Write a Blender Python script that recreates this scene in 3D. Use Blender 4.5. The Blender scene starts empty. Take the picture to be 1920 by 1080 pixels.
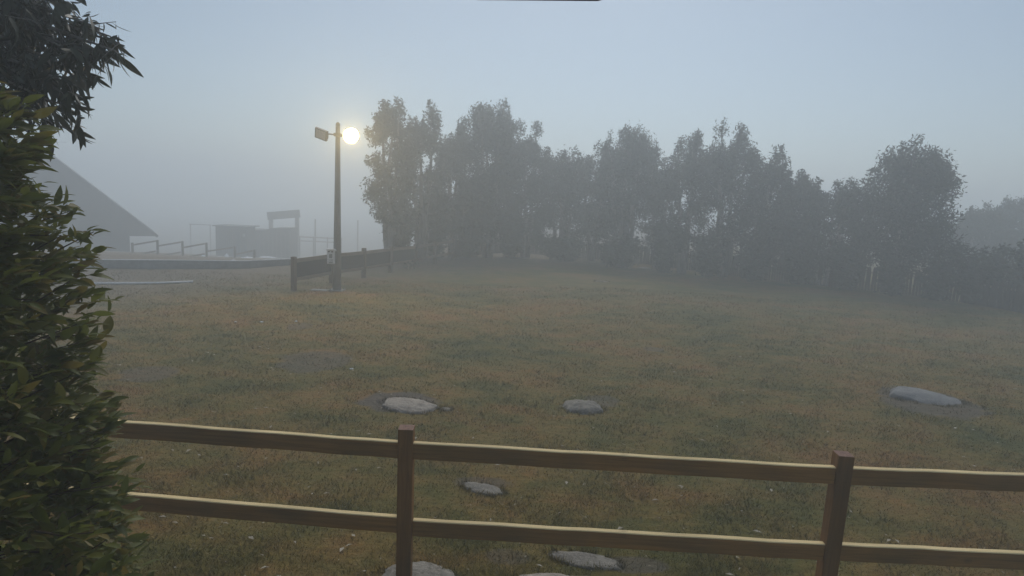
import bpy, bmesh, math, random
import numpy as np
from mathutils import Vector, Matrix, noise

C = bpy.context.scene.collection
SC = bpy.context.scene
rad = math.radians

# ------------------------------------------------------------------ camera, sky, sun, exposure
F_PX, PITCH, ROLL, CAM_H = 1144.0, 8.0, 2.6, 3.0      # focal length in pixels of a 1920 wide picture
_p, _r = rad(PITCH), rad(ROLL)
FWD = Vector((0, math.cos(_p), -math.sin(_p)))
_R = Vector((1, 0, 0)); _U = _R.cross(FWD)
CX = _R * math.cos(_r) + _U * math.sin(_r)
CU = _U * math.cos(_r) - _R * math.sin(_r)
EYE = Vector((0, 0, CAM_H))
cd = bpy.data.cameras.new('camera'); cam = bpy.data.objects.new('camera', cd); C.objects.link(cam)
cd.sensor_width = 36; cd.lens = 36 * F_PX / 1920; cd.clip_start = .05; cd.clip_end = 2000
cam.matrix_world = Matrix(((CX.x, CU.x, -FWD.x, EYE.x), (CX.y, CU.y, -FWD.y, EYE.y), (CX.z, CU.z, -FWD.z, EYE.z), (0, 0, 0, 1)))
SC.camera = cam

SUN_EL, SUN_AZ = 46.0, 6.0
w = bpy.data.worlds.new('World'); SC.world = w; w.use_nodes = True
nt = w.node_tree; nt.nodes.clear()
out = nt.nodes.new('ShaderNodeOutputWorld'); bg = nt.nodes.new('ShaderNodeBackground')
sky = nt.nodes.new('ShaderNodeTexSky'); sky.sky_type = 'NISHITA'; sky.sun_disc = False
sky.sun_elevation = rad(SUN_EL); sky.sun_rotation = rad(SUN_AZ); sky.altitude = 1200
sky.air_density = 1.0; sky.dust_density = 1.5; sky.ozone_density = 1.0
hs = nt.nodes.new('ShaderNodeHueSaturation'); hs.inputs['Saturation'].default_value = .92
nt.links.new(sky.outputs[0], hs.inputs['Color']); tn = nt.nodes.new('ShaderNodeMix'); tn.data_type = 'RGBA'; tn.blend_type = 'MULTIPLY'; tn.inputs[0].default_value = 1
tn.inputs[7].default_value = (1.0, 1.035, .985, 1); nt.links.new(hs.outputs[0], tn.inputs[6]); nt.links.new(tn.outputs[2], bg.inputs[0])
bg.inputs[1].default_value = .07
nt.links.new(bg.outputs[0], out.inputs[0])

sl = bpy.data.lights.new('sun', 'SUN'); sl.energy = 1.65; sl.angle = rad(40); sl.color = (1, .96, .90)
so = bpy.data.objects.new('sun', sl); C.objects.link(so)
_d = Vector((math.sin(rad(SUN_AZ)) * math.cos(rad(SUN_EL)), math.cos(rad(SUN_AZ)) * math.cos(rad(SUN_EL)), math.sin(rad(SUN_EL))))
so.rotation_euler = _d.to_track_quat('Z', 'Y').to_euler()

SC.view_settings.view_transform = 'Standard'; SC.view_settings.look = 'None'
SC.view_settings.gamma = 1; SC.view_settings.use_curve_mapping = False
SC.view_settings.exposure = 0.26
SC.render.engine = 'CYCLES'
cy = SC.cycles
cy.use_denoising = True; cy.volume_bounces = 3; cy.max_bounces = 8; cy.diffuse_bounces = 3; cy.glossy_bounces = 2
cy.transmission_bounces = 4; cy.transparent_max_bounces = 8; cy.sample_clamp_indirect = 4
HAZE = .0175

# ------------------------------------------------------------------ helpers
def ray(x, y):
    return CX * ((x - 960) / F_PX) - CU * ((y - 540) / F_PX) + FWD
def at(x, y, Y):                       # the point at distance Y that stands there in the picture
    d = ray(x, y); return EYE + d * (Y / d.y)
def gz(x, y):                          # height of the ground
    a = min(1, math.hypot(x, y) / 6)
    h = a * (.035 * math.sin(x * .55 + y * .21 + 1) + .03 * math.sin(y * .43 - x * .3) + .02 * math.sin(x * 1.3 + .6) * math.sin(y * 1.1 + .3))
    # the land falls away beyond the low wall on the left
    m = min(1, max(0, (-x - 5.2) / 3.5)); m = m * m * (3 - 2 * m)
    return h - m * .105 * (max(0, min(y, 80) - 26.2) ** 1.0)
def spot(x, y, lift=0):                # the ground point seen there
    d = ray(x, y); z = 0
    for _ in range(4):
        q = EYE + d * ((z - CAM_H) / d.z); z = gz(q.x, q.y)
    return Vector((q.x, q.y, z + lift))

def tag(o, label=None, cat=None, group=None, kind=None):
    if label: o['label'] = label
    if cat: o['category'] = cat
    if group: o['group'] = group
    if kind: o['kind'] = kind
    return o
def thing(name, label, cat, loc=(0, 0, 0), rz=0, group=None):
    o = bpy.data.objects.new(name, None); C.objects.link(o); o.empty_display_size = .2
    o.location = loc; o.rotation_euler = (0, 0, rz)
    return tag(o, label, cat, group)

class MB:
    """collects shapes and links them as one mesh object"""
    def __init__(s): s.v = []; s.f = []; s.m = []
    def add(s, vs, fs, mi=0):
        b = len(s.v); s.v += [tuple(q) for q in vs]; s.f += [tuple(i + b for i in f) for f in fs]; s.m += [mi] * len(fs)
    def box(s, c, d, M=None, mi=0, top=None, bev=0):
        x, y, z = d[0] / 2, d[1] / 2, d[2] / 2
        if bev:
            bm = bmesh.new(); bmesh.ops.create_cube(bm, size=1)
            for v in bm.verts: v.co = Vector((v.co.x * d[0], v.co.y * d[1], v.co.z * d[2]))
            bmesh.ops.bevel(bm, geom=bm.edges[:], offset=bev, segments=2, affect='EDGES', profile=.6)
            vs = [v.co.copy() for v in bm.verts]; bm.verts.index_update()
            fs = []; ms = []
            for f in bm.faces:
                f.normal_update(); fs.append([v.index for v in f.verts]); ms.append(top if (top is not None and f.normal.z > .9) else mi)
            bm.free()
        else:
            vs = [Vector((sx * x, sy * y, sz * z)) for sz in (-1, 1) for sy in (-1, 1) for sx in (-1, 1)]
            fs = [(0, 2, 3, 1), (4, 5, 7, 6), (0, 1, 5, 4), (2, 6, 7, 3), (0, 4, 6, 2), (1, 3, 7, 5)]
            ms = [mi, top if top is not None else mi, mi, mi, mi, mi]
        c = Vector(c)
        vs = [(M @ v if M else v) + c for v in vs]
        b = len(s.v); s.v += [tuple(q) for q in vs]; s.f += [tuple(i + b for i in f) for f in fs]; s.m += ms
    def tube(s, pts, rs, n=8, mi=0, cap=True):
        pts = [Vector(q) for q in pts]; vs = []; fs = []
        up = Vector((.13, .31, .94))
        for i, q in enumerate(pts):
            t = (pts[min(i + 1, len(pts) - 1)] - pts[max(i - 1, 0)]).normalized()
            a = t.cross(up if abs(t.dot(up)) < .95 else Vector((1, 0, 0))).normalized(); b = t.cross(a)
            for k in range(n):
                an = 2 * math.pi * k / n; vs.append(q + (a * math.cos(an) + b * math.sin(an)) * rs[i])
        for i in range(len(pts) - 1):
            for k in range(n):
                fs.append((i * n + k, i * n + (k + 1) % n, (i + 1) * n + (k + 1) % n, (i + 1) * n + k))
        if cap: fs += [tuple(range(n - 1, -1, -1)), tuple(range((len(pts) - 1) * n, len(pts) * n))]
        s.add(vs, fs, mi)
    def prism(s, poly, y0, y1, mi=0):          # poly in (x, z), extruded along y
        n = len(poly); vs = [(x, y0, z) for x, z in poly] + [(x, y1, z) for x, z in poly]
        fs = [tuple(range(n)), tuple(range(2 * n - 1, n - 1, -1))] + [(i, i + n, (i + 1) % n + n, (i + 1) % n) for i in range(n)]
        s.add(vs, fs, mi)
    def build(s, name, mats, parent=None, smooth=False, loc=None, rot=None):
        me = bpy.data.meshes.new(name); me.from_pydata(s.v, [], s.f); me.update()
        bm = bmesh.new(); bm.from_mesh(me); bmesh.ops.recalc_face_normals(bm, faces=bm.faces[:]); bm.to_mesh(me); bm.free()
        for m in (mats if isinstance(mats, (list, tuple)) else [mats]): me.materials.append(m)
        me.polygons.foreach_set('material_index', s.m)
        if smooth: me.polygons.foreach_set('use_smooth', [True] * len(me.polygons))
        o = bpy.data.objects.new(name, me); C.objects.link(o)
        if parent: o.parent = parent
        if loc is not None: o.location = loc
        if rot is not None: o.rotation_euler = rot
        return o
def np_mesh(name, V, Fq, mat, parent=None, attr=None, smooth=False):
    """V (n,3), Fq (m,k) with k = 3 or 4"""
    V = np.asarray(V, np.float32); Fq = np.asarray(Fq, np.int32); k = Fq.shape[1]
    me = bpy.data.meshes.new(name); me.vertices.add(len(V)); me.vertices.foreach_set('co', V.ravel())
    me.loops.add(Fq.size); me.loops.foreach_set('vertex_index', Fq.ravel())
    me.polygons.add(len(Fq)); me.polygons.foreach_set('loop_start', np.arange(0, Fq.size, k, dtype=np.int32))
    me.update(calc_edges=True)
    if attr is not None:
        a = me.attributes.new('tint', 'FLOAT', 'POINT'); a.data.foreach_set('value', np.asarray(attr, np.float32))
    if smooth: me.polygons.foreach_set('use_smooth', [True] * len(me.polygons))
    me.materials.append(mat)
    o = bpy.data.objects.new(name, me); C.objects.link(o)
    if parent: o.parent = parent
    return o
def copy_of(o, parent=None, loc=None, rot=None, scale=None):
    c = o.copy(); C.objects.link(c)
    if parent: c.parent = parent
    if loc is not None: c.location = loc
    if rot is not None: c.rotation_euler = rot
    if scale is not None: c.scale = scale
    return c

# ------------------------------------------------------------------ materials
def mat(name, col, rough=.8, spec=.3, metal=0):
    m = bpy.data.materials.new(name); m.use_nodes = True
    b = m.node_tree.nodes['Principled BSDF']
    b.inputs['Base Color'].default_value = (*col, 1); b.inputs['Roughness'].default_value = rough
    b.inputs['Specular IOR Level'].default_value = spec; b.inputs['Metallic'].default_value = metal
    return m
def N(m, t, **kw):
    n = m.node_tree.nodes.new(t)
    for k, v in kw.items():
        if k in n.inputs.keys(): n.inputs[k].default_value = v
        else: setattr(n, k, v)
    return n
def L(m, a, b): m.node_tree.links.new(a, b)
def B(m): return m.node_tree.nodes['Principled BSDF']
def ramp(m, fac, stops):
    r = N(m, 'ShaderNodeValToRGB'); e = r.color_ramp.elements
    while len(e) < len(stops): e.new(.5)
    for i, (p, c) in enumerate(stops):
        e[i].position = p; e[i].color = (*c, 1) if len(c) == 3 else c
    L(m, fac, r.inputs[0]); return r.outputs[0]
def noise_n(m, vec, scale, detail=4, rough=.6, dist=0):
    n = N(m, 'ShaderNodeTexNoise'); n.inputs['Scale'].default_value = scale; n.inputs['Detail'].default_value = detail
    n.inputs['Roughness'].default_value = rough; n.inputs['Distortion'].default_value = dist
    if vec is not None: L(m, vec, n.inputs['Vector'])
    return n.outputs['Fac']
def mapping(m, vec, scale):
    n = N(m, 'ShaderNodeMapping'); n.inputs['Scale'].default_value = scale; L(m, vec, n.inputs['Vector']); return n.outputs[0]
def mixc(m, fac, a, b, bt='MIX'):
    n = N(m, 'ShaderNodeMix', data_type='RGBA', blend_type=bt)
    for s, v in (('Factor_Float', fac), ('A_Color', a), ('B_Color', b)):
        i = next(q for q in n.inputs if q.identifier == s)
        if isinstance(v, (int, float)): i.default_value = v
        elif isinstance(v, tuple): i.default_value = (*v, 1)
        else: L(m, v, i)
    return next(q for q in n.outputs if q.identifier == 'Result_Color')
def math_n(m, op, a, b=None, c=None):
    n = N(m, 'ShaderNodeMath', operation=op)
    for i, v in enumerate((a, b, c)):
        if v is None: continue
        if isinstance(v, (int, float)): n.inputs[i].default_value = v
        else: L(m, v, n.inputs[i])
    return n.outputs[0]
def bump(m, h, strength=.4, dist=.01):
    n = N(m, 'ShaderNodeBump'); n.inputs['Strength'].default_value = strength; n.inputs['Distance'].default_value = dist
    L(m, h, n.inputs['Height']); L(m, n.outputs[0], B(m).inputs['Normal'])
def noisy(name, c1, c2, scale=6, rough=.8, bs=.3, stretch=(1, 1, 1), detail=5, spec=.3, metal=0, coord='Object'):
    m = mat(name, c1, rough, spec, metal); tc = N(m, 'ShaderNodeTexCoord').outputs[coord]
    v = mapping(m, tc, stretch); f = noise_n(m, v, scale, detail, .65)
    L(m, ramp(m, f, [(.3, c1), (.7, c2)]), B(m).inputs['Base Color'])
    if bs: bump(m, noise_n(m, v, scale * 3, 4), bs, .01)
    return m
def wood(name, c1, c2, knot, axis='X', rough=.75, gloss=.3, blotch=None):
    m = mat(name, c1, rough, gloss); tc = N(m, 'ShaderNodeTexCoord').outputs['Object']
    oi = N(m, 'ShaderNodeObjectInfo'); add = N(m, 'ShaderNodeVectorMath', operation='ADD'); L(m, tc, add.inputs[0])
    sc = N(m, 'ShaderNodeVectorMath', operation='SCALE'); sc.inputs['Scale'].default_value = 40
    cmb = N(m, 'ShaderNodeCombineXYZ'); L(m, oi.outputs['Random'], cmb.inputs[0]); L(m, cmb.outputs[0], sc.inputs[0]); L(m, sc.outputs[0], add.inputs[1])
    vec = add.outputs[0]
    st = {'X': (1.2, 26, 26), 'Z': (26, 26, 1.2), 'Y': (26, 1.2, 26)}[axis]
    g = noise_n(m, mapping(m, vec, st), 1.6, 6, .7, .6)
    base = ramp(m, g, [(.25, c1), (.75, c2)])
    st2 = {'X': (.55, 1, 1), 'Z': (1, 1, .55), 'Y': (1, .55, 1)}[axis]
    big = noise_n(m, mapping(m, vec, st2), 2.2, 3, .5)
    base = mixc(m, math_n(m, 'MULTIPLY', ramp(m, big, [(.42, (0, 0, 0)), (.66, (1, 1, 1))]), .55), base, blotch or tuple(v * .6 for v in c1))
    vo = N(m, 'ShaderNodeTexVoronoi'); vo.inputs['Scale'].default_value = 3.4; vo.inputs['Randomness'].default_value = 1
    L(m, mapping(m, vec, st2), vo.inputs['Vector'])
    k = ramp(m, vo.outputs['Distance'], [(.05, (1, 1, 1)), (.115, (0, 0, 0))])
    L(m, mixc(m, math_n(m, 'MULTIPLY', k, .8), base, knot), B(m).inputs['Base Color'])
    bump(m, g, .35, .004)
    return m

M = {}
M['rail'] = wood('rail_wood', (.19, .09, .02), (.47, .23, .058), (.03, .018, .01), 'X', .85, .15, (.11, .08, .033))
M['post'] = wood('post_wood', (.18, .082, .02), (.34, .165, .05), (.03, .018, .01), 'Z', .85, .15, (.10, .062, .028))
M['cut'] = wood('skylit_edge', (.66, .50, .23), (.84, .67, .38), (.2, .13, .07), 'X', .75, .2, (.30, .23, .12))  # rail tops: same wood, sky light on them put into the paler colour
M['posttop'] = noisy('post_end_grain', (.13, .065, .045), (.26, .15, .11), 30, .8)
M['fgrey'] = wood('weathered_fence_wood', (.19, .145, .11), (.33, .265, .21), (.04, .03, .025), 'X')
M['fpost'] = wood('weathered_fence_post', (.11, .078, .057), (.20, .145, .108), (.04, .03, .025), 'Z')
M['mesh'] = noisy('shade_cloth', (.030, .030, .033), (.05, .05, .052), 40, .9)
M['dark'] = wood('dark_timber', (.045, .030, .022), (.08, .056, .042), (.02, .015, .012), 'X')
M['darkz'] = wood('dark_timber_upright', (.045, .030, .022), (.08, .056, .042), (.02, .015, .012), 'Z')
M['roof'] = noisy('roof_metal', (.05, .05, .055), (.09, .09, .095), 3, .6, .1)
M['steel'] = noisy('galvanised_steel', (.20, .205, .21), (.28, .285, .29), 9, .8, .1, (1, 1, .3), spec=.15)
M['lamphousing'] = noisy('lamp_housing_paint', (.10, .10, .11), (.16, .16, .17), 12, .5, .05)
M['glass'] = mat('lamp_glass', (.55, .52, .53), .25, .5)
M['white'] = noisy('white_enamel', (.70, .71, .72), (.80, .81, .82), 8, .5, 0)
M['ink'] = mat('grey_print', (.22, .22, .23), .7)
M['black'] = mat('black_plastic', (.015, .015, .016), .5)
M['concrete'] = noisy('concrete', (.22, .22, .22), (.34, .34, .33), 5, .9, .4)
M['snow'] = noisy('old_snow', (.62, .65, .70), (.80, .82, .85), 5, .8, .4)
M['pale'] = noisy('pale_litter', (.22, .19, .14), (.48, .44, .36), 3, .8, 0, coord='Generated')
M['bark'] = noisy('gum_bark', (.09, .08, .07), (.26, .24, .21), 5, .85, .5, (3, 3, .5))
M['twig'] = noisy('twig_bark', (.04, .028, .018), (.085, .06, .04), 14, .85, .3)

def rock_mat(name, c1, c2, c3):
    m = mat(name, c1, .9, .25); tc = N(m, 'ShaderNodeTexCoord').outputs['Object']
    f = noise_n(m, tc, 7, 8, .72); s = noise_n(m, tc, 55, 4, .7); l = noise_n(m, tc, 2.3, 4, .6)
    c = ramp(m, f, [(.3, c1), (.68, c2)])
    c = mixc(m, ramp(m, s, [(.5, (0, 0, 0)), (.72, (.7, .7, .7))]), c, c3)
    c = mixc(m, ramp(m, l, [(.55, (0, 0, 0)), (.7, (.6, .6, .6))]), c, tuple(v * .55 for v in c1))
    L(m, c, B(m).inputs['Base Color'])
    bump(m, math_n(m, 'ADD', f, math_n(m, 'MULTIPLY', s, .25)), .8, .02)
    return m
M['rock'] = rock_mat('granite', (.12, .108, .09), (.27, .25, .215), (.36, .33, .28))
M['rockpale'] = rock_mat('pale_granite', (.20, .17, .14), (.38, .335, .285), (.48, .44, .38))
M['rockblue'] = rock_mat('blue_grey_granite', (.16, .16, .16), (.245, .245, .245), (.32, .31, .30))

def leaf_mat(name, c1, c2, c3, rough=.38, trans=.25):
    m = mat(name, c1, rough, .3)
    at_ = N(m, 'ShaderNodeAttribute', attribute_name='tint'); oi = N(m, 'ShaderNodeObjectInfo')
    f = math_n(m, 'FRACT', math_n(m, 'ADD', at_.outputs['Fac'], oi.outputs['Random']))
    c = ramp(m, f, [(0, c1), (.62, c2), (.9, c3), (1, c1)])
    tc = N(m, 'ShaderNodeTexCoord').outputs['Object']
    c = mixc(m, math_n(m, 'MULTIPLY', noise_n(m, tc, 1.7, 2), .45), c, tuple(v * .45 for v in c1))
    L(m, c, B(m).inputs['Base Color'])
    tr = N(m, 'ShaderNodeBsdfTranslucent'); L(m, c, tr.inputs[0])
    mx = N(m, 'ShaderNodeMixShader'); mx.inputs[0].default_value = trans
    o = m.node_tree.nodes['Material Output']
    L(m, B(m).outputs[0], mx.inputs[1]); L(m, tr.outputs[0], mx.inputs[2]); L(m, mx.outputs[0], o.inputs[0])
    return m
M['shrubleaf'] = leaf_mat('shrub_leaf', (.115, .138, .028), (.165, .185, .034), (.23, .17, .045), .5, .45)
M['gumleaf'] = leaf_mat('gum_leaf', (.046, .052, .030), (.066, .074, .040), (.09, .078, .042), .4, .15)
M['crown'] = leaf_mat('crown_leaf', (.028, .040, .026), (.045, .060, .036), (.060, .070, .045), .6, .1)
M['bushleaf'] = leaf_mat('understorey_leaf', (.020, .030, .018), (.034, .046, .026), (.045, .05, .03), .7, .05)

# ground colours, shared by the soil sheet and the grass blades
SOIL = []                                # bare patches (x, y, rx, ry, strength)
def turf_colour(m):
    pos = N(m, 'ShaderNodeNewGeometry').outputs['Position']
    big = noise_n(m, mapping(m, pos, (.30, .45, 1)), 1.0, 5, .6, .4)
    mid = noise_n(m, mapping(m, pos, (1.0, 1.6, 1)), 1.25, 5, .68, .3)
    fine = noise_n(m, mapping(m, pos, (7, 12, 7)), 1.0, 5, .75)
    f = math_n(m, 'ADD', math_n(m, 'MULTIPLY', big, .55), math_n(m, 'MULTIPLY', mid, .45))
    c = ramp(m, f, [(.36, (.076, .084, .024)), (.455, (.134, .116, .032)), (.53, (.188, .134, .040)), (.61, (.232, .134, .044)), (.70, (.19, .108, .038))])
    c = mixc(m, .55, c, ramp(m, fine, [(.28, (.6, .6, .58)), (.5, (.97, .97, .97)), (.75, (1.4, 1.35, 1.25))]), 'MULTIPLY')
    # worn brown earth towards the track on the left, and bare patches round the stones
    sep = N(m, 'ShaderNodeSeparateXYZ'); L(m, pos, sep.inputs[0])
    X, Y = sep.outputs[0], sep.outputs[1]
    e = math_n(m, 'ADD', math_n(m, 'ADD', math_n(m, 'MULTIPLY', X, -.155), math_n(m, 'MULTIPLY', Y, .12)), math_n(m, 'MULTIPLY', mid, 1.0))
    mask = ramp(m, math_n(m, 'MULTIPLY', math_n(m, 'SUBTRACT', e, 3.6), .8), [(.0, (0, 0, 0)), (.9, (1, 1, 1))])
    tm = math_n(m, 'MULTIPLY', mask, math_n(m, 'LESS_THAN', X, -5.0))
    dirt = ramp(m, fine, [(.3, (.17, .135, .105)), (.7, (.27, .225, .18))])
    c = mixc(m, math_n(m, 'MULTIPLY', mask, .85), c, dirt)
    soil = ramp(m, fine, [(.3, (.075, .063, .054)), (.7, (.15, .13, .112))])
    tot = None
    for (x, y, rx, ry, s) in SOIL:
        dx = math_n(m, 'MULTIPLY', math_n(m, 'SUBTRACT', X, x), 1 / rx); dy = math_n(m, 'MULTIPLY', math_n(m, 'SUBTRACT', Y, y), 1 / ry)
        d = math_n(m, 'ADD', math_n(m, 'MULTIPLY', dx, dx), math_n(m, 'MULTIPLY', dy, dy))
        d = math_n(m, 'ADD', d, math_n(m, 'MULTIPLY', math_n(m, 'SUBTRACT', mid, .5), 2.6))
        k = math_n(m, 'MULTIPLY', math_n(m, 'SUBTRACT', 1.25, d), 2.2)
        k.node.use_clamp = True
        k = math_n(m, 'MULTIPLY', k, s)
        tot = k if tot is None else math_n(m, 'MAXIMUM', tot, k)
    if tot is not None: c = mixc(m, tot, c, soil)
    return c, fine, mid
def add_soil(px, py, wpx, dpx, s=.9):
    q = spot(px, py); a = spot(px - wpx / 2, py); b = spot(px, py - dpx / 2)
    SOIL.append((q.x, q.y, max(.1, (q - a).length), max(.12, abs(b.y - q.y)), s))
add_soil(745, 752, 150, 34); add_soil(590, 676, 130, 44, .6); add_soil(1742, 754, 160, 52, .75); add_soil(1130, 752, 60, 22, .6)
add_soil(280, 700, 110, 30, .6); add_soil(905, 905, 110, 22, .6); add_soil(1190, 1060, 120, 30, .7); add_soil(1225, 655, 40, 8, .5)
add_soil(560, 612, 50, 12, .5); add_soil(950, 1045, 90, 30, .5)

M['ground'] = mat('turf_soil', (.08, .07, .04), .95, .1)
_c, _fine, _mid = turf_colour(M['ground'])
L(M['ground'], _c, B(M['ground']).inputs['Base Color']); bump(M['ground'], _fine, .9, .05)
M['blade'] = mat('grass_blade', (.08, .08, .04), .7, .2)
_c, _f, _ = turf_colour(M['blade'])
_a = N(M['blade'], 'ShaderNodeAttribute', attribute_name='tint')
_k = ramp(M['blade'], _a.outputs['Fac'], [(0, (.88, .92, .82)), (.5, (1.05, 1.08, .98)), (.85, (1.4, 1.3, 1.05)), (1, (2.0, 1.75, 1.3))])
L(M['blade'], mixc(M['blade'], 1.0, _c, _k, 'MULTIPLY'), B(M['blade']).inputs['Base Color'])

# ------------------------------------------------------------------ the ground
def axis(n, ext, near):
    t = np.linspace(-1, 1, n); return near * t + (ext - near) * np.sign(t) * np.abs(t) ** 4
xs = axis(300, 340, 24); ys = axis(300, 340, 28) + 6
GX, GY = np.meshgrid(xs, ys)
GZ = np.array([[gz(x, y) for x in xs] for y in ys])
n1, n2 = GX.shape
idx = np.arange(n1 * n2).reshape(n1, n2)
FQ = np.stack([idx[:-1, :-1], idx[:-1, 1:], idx[1:, 1:], idx[1:, :-1]], -1).reshape(-1, 4)
g = np_mesh('ground', np.stack([GX, GY, GZ], -1).reshape(-1, 3), FQ, M['ground'], smooth=True)
tag(g, 'patchy brown and green turf of the open field', None, None, 'structure')

# ------------------------------------------------------------------ haze
hb = MB(); hb.box((0, 6, 2.5), (720, 720, 20.0))
HM = bpy.data.materials.new('fog_air'); HM.use_nodes = True; HM.node_tree.nodes.clear()
_o = HM.node_tree.nodes.new('ShaderNodeOutputMaterial'); _v = HM.node_tree.nodes.new('ShaderNodeVolumePrincipled')
_v.inputs['Color'].default_value = (.885, .955, 1.0, 1); _v.inputs['Density'].default_value = HAZE; _v.inputs['Anisotropy'].default_value = .45
for k in ('Density Attribute', 'Temperature Attribute', 'Color Attribute'):
    if k in _v.inputs: _v.inputs[k].default_value = ''
HM.node_tree.links.new(_v.outputs[0], _o.inputs['Volume'])
hz = hb.build('haze', HM); tag(hz, 'pale grey fog over the field', None, None, 'stuff')

# ------------------------------------------------------------------ near post and rail fence
def fence_rail(parent, a, b, h, t, top=1):
    """board from a to b (top centre line), h high and t thick, with sky light painted pale on its top edge"""
    a, b = Vector(a), Vector(b); d = b - a; n = 14
    m = MB(); ln = d.length; rnd = random.Random(int(ln * 9173))
    prof = []
    for i in range(n + 1):
        s = i / n; x = -ln / 2 + ln * s; wz = .002 * math.sin(i * 1.7 + ln) + rnd.uniform(-.0012, .0012); wy = .003 * math.sin(s * 3 + ln)
        e = .006
        ring = [(x, -t / 2 + wy, -h + wz), (x, -t / 2 + wy, -e + wz), (x, -t / 2 + e + wy, wz), (x, t / 2 - e + wy, wz), (x, t / 2 + wy, -e + wz), (x, t / 2 + wy, -h + wz)]
        prof.append(ring)
    vs = [q for r in prof for q in r]; k = 6
    for mi, pick in ((0, (0, 3 + 1, 5)), (1, (1, 2, 3))):
        pass
    fs = []; ms = []
    for i in range(n):
        for j in range(k):
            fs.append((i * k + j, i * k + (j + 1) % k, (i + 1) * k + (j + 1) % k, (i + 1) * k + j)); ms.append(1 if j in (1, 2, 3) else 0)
    fs += [tuple(range(k)), tuple(range(n * k, n * k + k))]; ms += [0, 0]
    m.v = vs; m.f = fs; m.m = ms
    o = m.build('rail', [M['rail'], M['cut']], parent)  # 'cut' is the same wood with sky light painted pale on the top edge
    o.location = (a + b) / 2; o.rotation_euler = d.to_track_quat('X', 'Z').to_euler()
    return o
FY1, FY2 = 4.30, 4.20
def on_line(x, y):                     # on the fence's vertical plane
    Y = 4.3
    for _ in range(5):
        q = at(x, y, Y); Y = FY1 + (FY2 - FY1) * (q.x + .73) / 3.25
    return q
nf = thing('post_and_rail_fence', 'brown timber post and rail fence crossing the bottom of the photo', 'fence', (-.73, FY1, gz(-.73, FY1)))
loc0 = Vector(nf.location)
P1 = on_line(761, 831); P2 = on_line(1578, 880)
PW = .112
posts = [(on_line(761, 806), P1), (on_line(1586, 856), P2)]
Lend = on_line(-60, 773); Rend = on_line(2330, 910)
for k, q in enumerate((on_line(-60, 748), posts[0][0], posts[1][0], on_line(2330, 885))):
    m = MB(); zb = gz(q.x, q.y) - .35; h = q.z - zb
    m.box((0, 0, 0), (PW, PW * .98, h), bev=.005, top=1)
    o = m.build('post', [M['post'], M['posttop']], nf)
    o.location = Vector((q.x, q.y + PW * .49, zb + h / 2)) - loc0
    o.rotation_euler = (0, rad((.2, -.3, .9, 0)[k]), rad((1, 1.5, -4, 0)[k]))
RT = .052
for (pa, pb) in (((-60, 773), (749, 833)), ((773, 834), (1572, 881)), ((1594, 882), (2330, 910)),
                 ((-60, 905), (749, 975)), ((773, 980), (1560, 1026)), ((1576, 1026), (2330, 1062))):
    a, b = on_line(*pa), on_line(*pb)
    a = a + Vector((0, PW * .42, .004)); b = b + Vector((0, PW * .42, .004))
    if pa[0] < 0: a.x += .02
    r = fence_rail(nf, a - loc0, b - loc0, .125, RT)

# ------------------------------------------------------------------ stones
def stone(px, py, wpx, L_, W_, H_, rz, seed, m, label, tilt=(0, 0), sharp=1.0, sink=.30, lens=False, rough_=1.0):
    q = spot(px, py)
    bm = bmesh.new(); bmesh.ops.create_icosphere(bm, subdivisions=5, radius=1)
    for v in bm.verts:
        n = v.co.normalized(); a = math.atan2(n.y, n.x)
        out = 1 + .26 * noise.noise(Vector((math.cos(a) * 1.1 + seed, math.sin(a) * 1.1, seed))) + .12 * noise.noise(Vector((math.cos(a) * 3 + seed, math.sin(a) * 3, 4))) + .05 * noise.noise(Vector((math.cos(a) * 8, math.sin(a) * 8, seed)))
        if lens: out *= 1 - .16 * math.sin(a) ** 4
        p = Vector((n.x * out, n.y * out, n.z))
        # broken planes: the stone is cut by a few flattish facets
        d1, _ = noise.voronoi(Vector((p.x * 1.5 + seed, p.y * 1.9, p.z + seed)))
        z = n.z * (1 + .22 * noise.noise(p * 1.4 + Vector((seed, 0, 0)))) - .16 * d1[0] * rough_ + .10 * rough_ * (d1[1] - d1[0])
        z = z if z < .40 else .40 + (z - .40) * (.40 / sharp)
        z += rough_ * (.045 * noise.noise(p * 6 + Vector((0, seed, 0))) + .03 * noise.noise(p * 15))
        cr = abs(noise.noise(Vector((p.x * 1.6 + seed, p.y * 2.4, seed))))
        if cr < .035: z -= .10 * rough_ * (1 - cr / .035)
        v.co = Vector((p.x * L_ / 2, p.y * W_ / 2, z * H_ / .75))
    me = bpy.data.meshes.new('boulder'); bm.to_mesh(me); bm.free(); me.materials.append(m)
    me.polygons.foreach_set('use_smooth', [True] * len(me.polygons))
    o = bpy.data.objects.new('boulder', me); C.objects.link(o)
    o.location = q + Vector((0, 0, -H_ * sink)); o.rotation_euler = (rad(tilt[0]), rad(tilt[1]), rad(rz))
    return tag(o, label, 'rock', 'granite boulders set in the turf')
STONES = []
def S(*a, **k):
    o = stone(*a, **k); STONES.append((o.location.x, o.location.y, a[3] / 2, a[4] / 2, rad(a[6])))
S(768, 762, 112, .88, .60, .13, -18, 3.1, M['rockpale'], 'flat pale boulder with bare dark soil to its left, below the lamp pole')
S(1093, 767, 80, .66, .62, .20, -3, 7.7, M['rock'], 'rounded grey boulder in mid field, directly above the middle of the long fence bay')
S(1735, 748, 118, 1.12, .72, .17, -26, 11.3, M['rockblue'], 'smooth blue grey lens shaped boulder at the right of the field', tilt=(10, 4), lens=True, rough_=.25)
S(905, 917, 90, .48, .24, .05, -22, 5.9, M['rock'], 'small low stone seen between the two fence rails right of the left post')
S(780, 1088, 150, .62, .42, .11, 4, 2.2, M['rock'], 'rounded grey boulder behind the foot of the left fence post')
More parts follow.
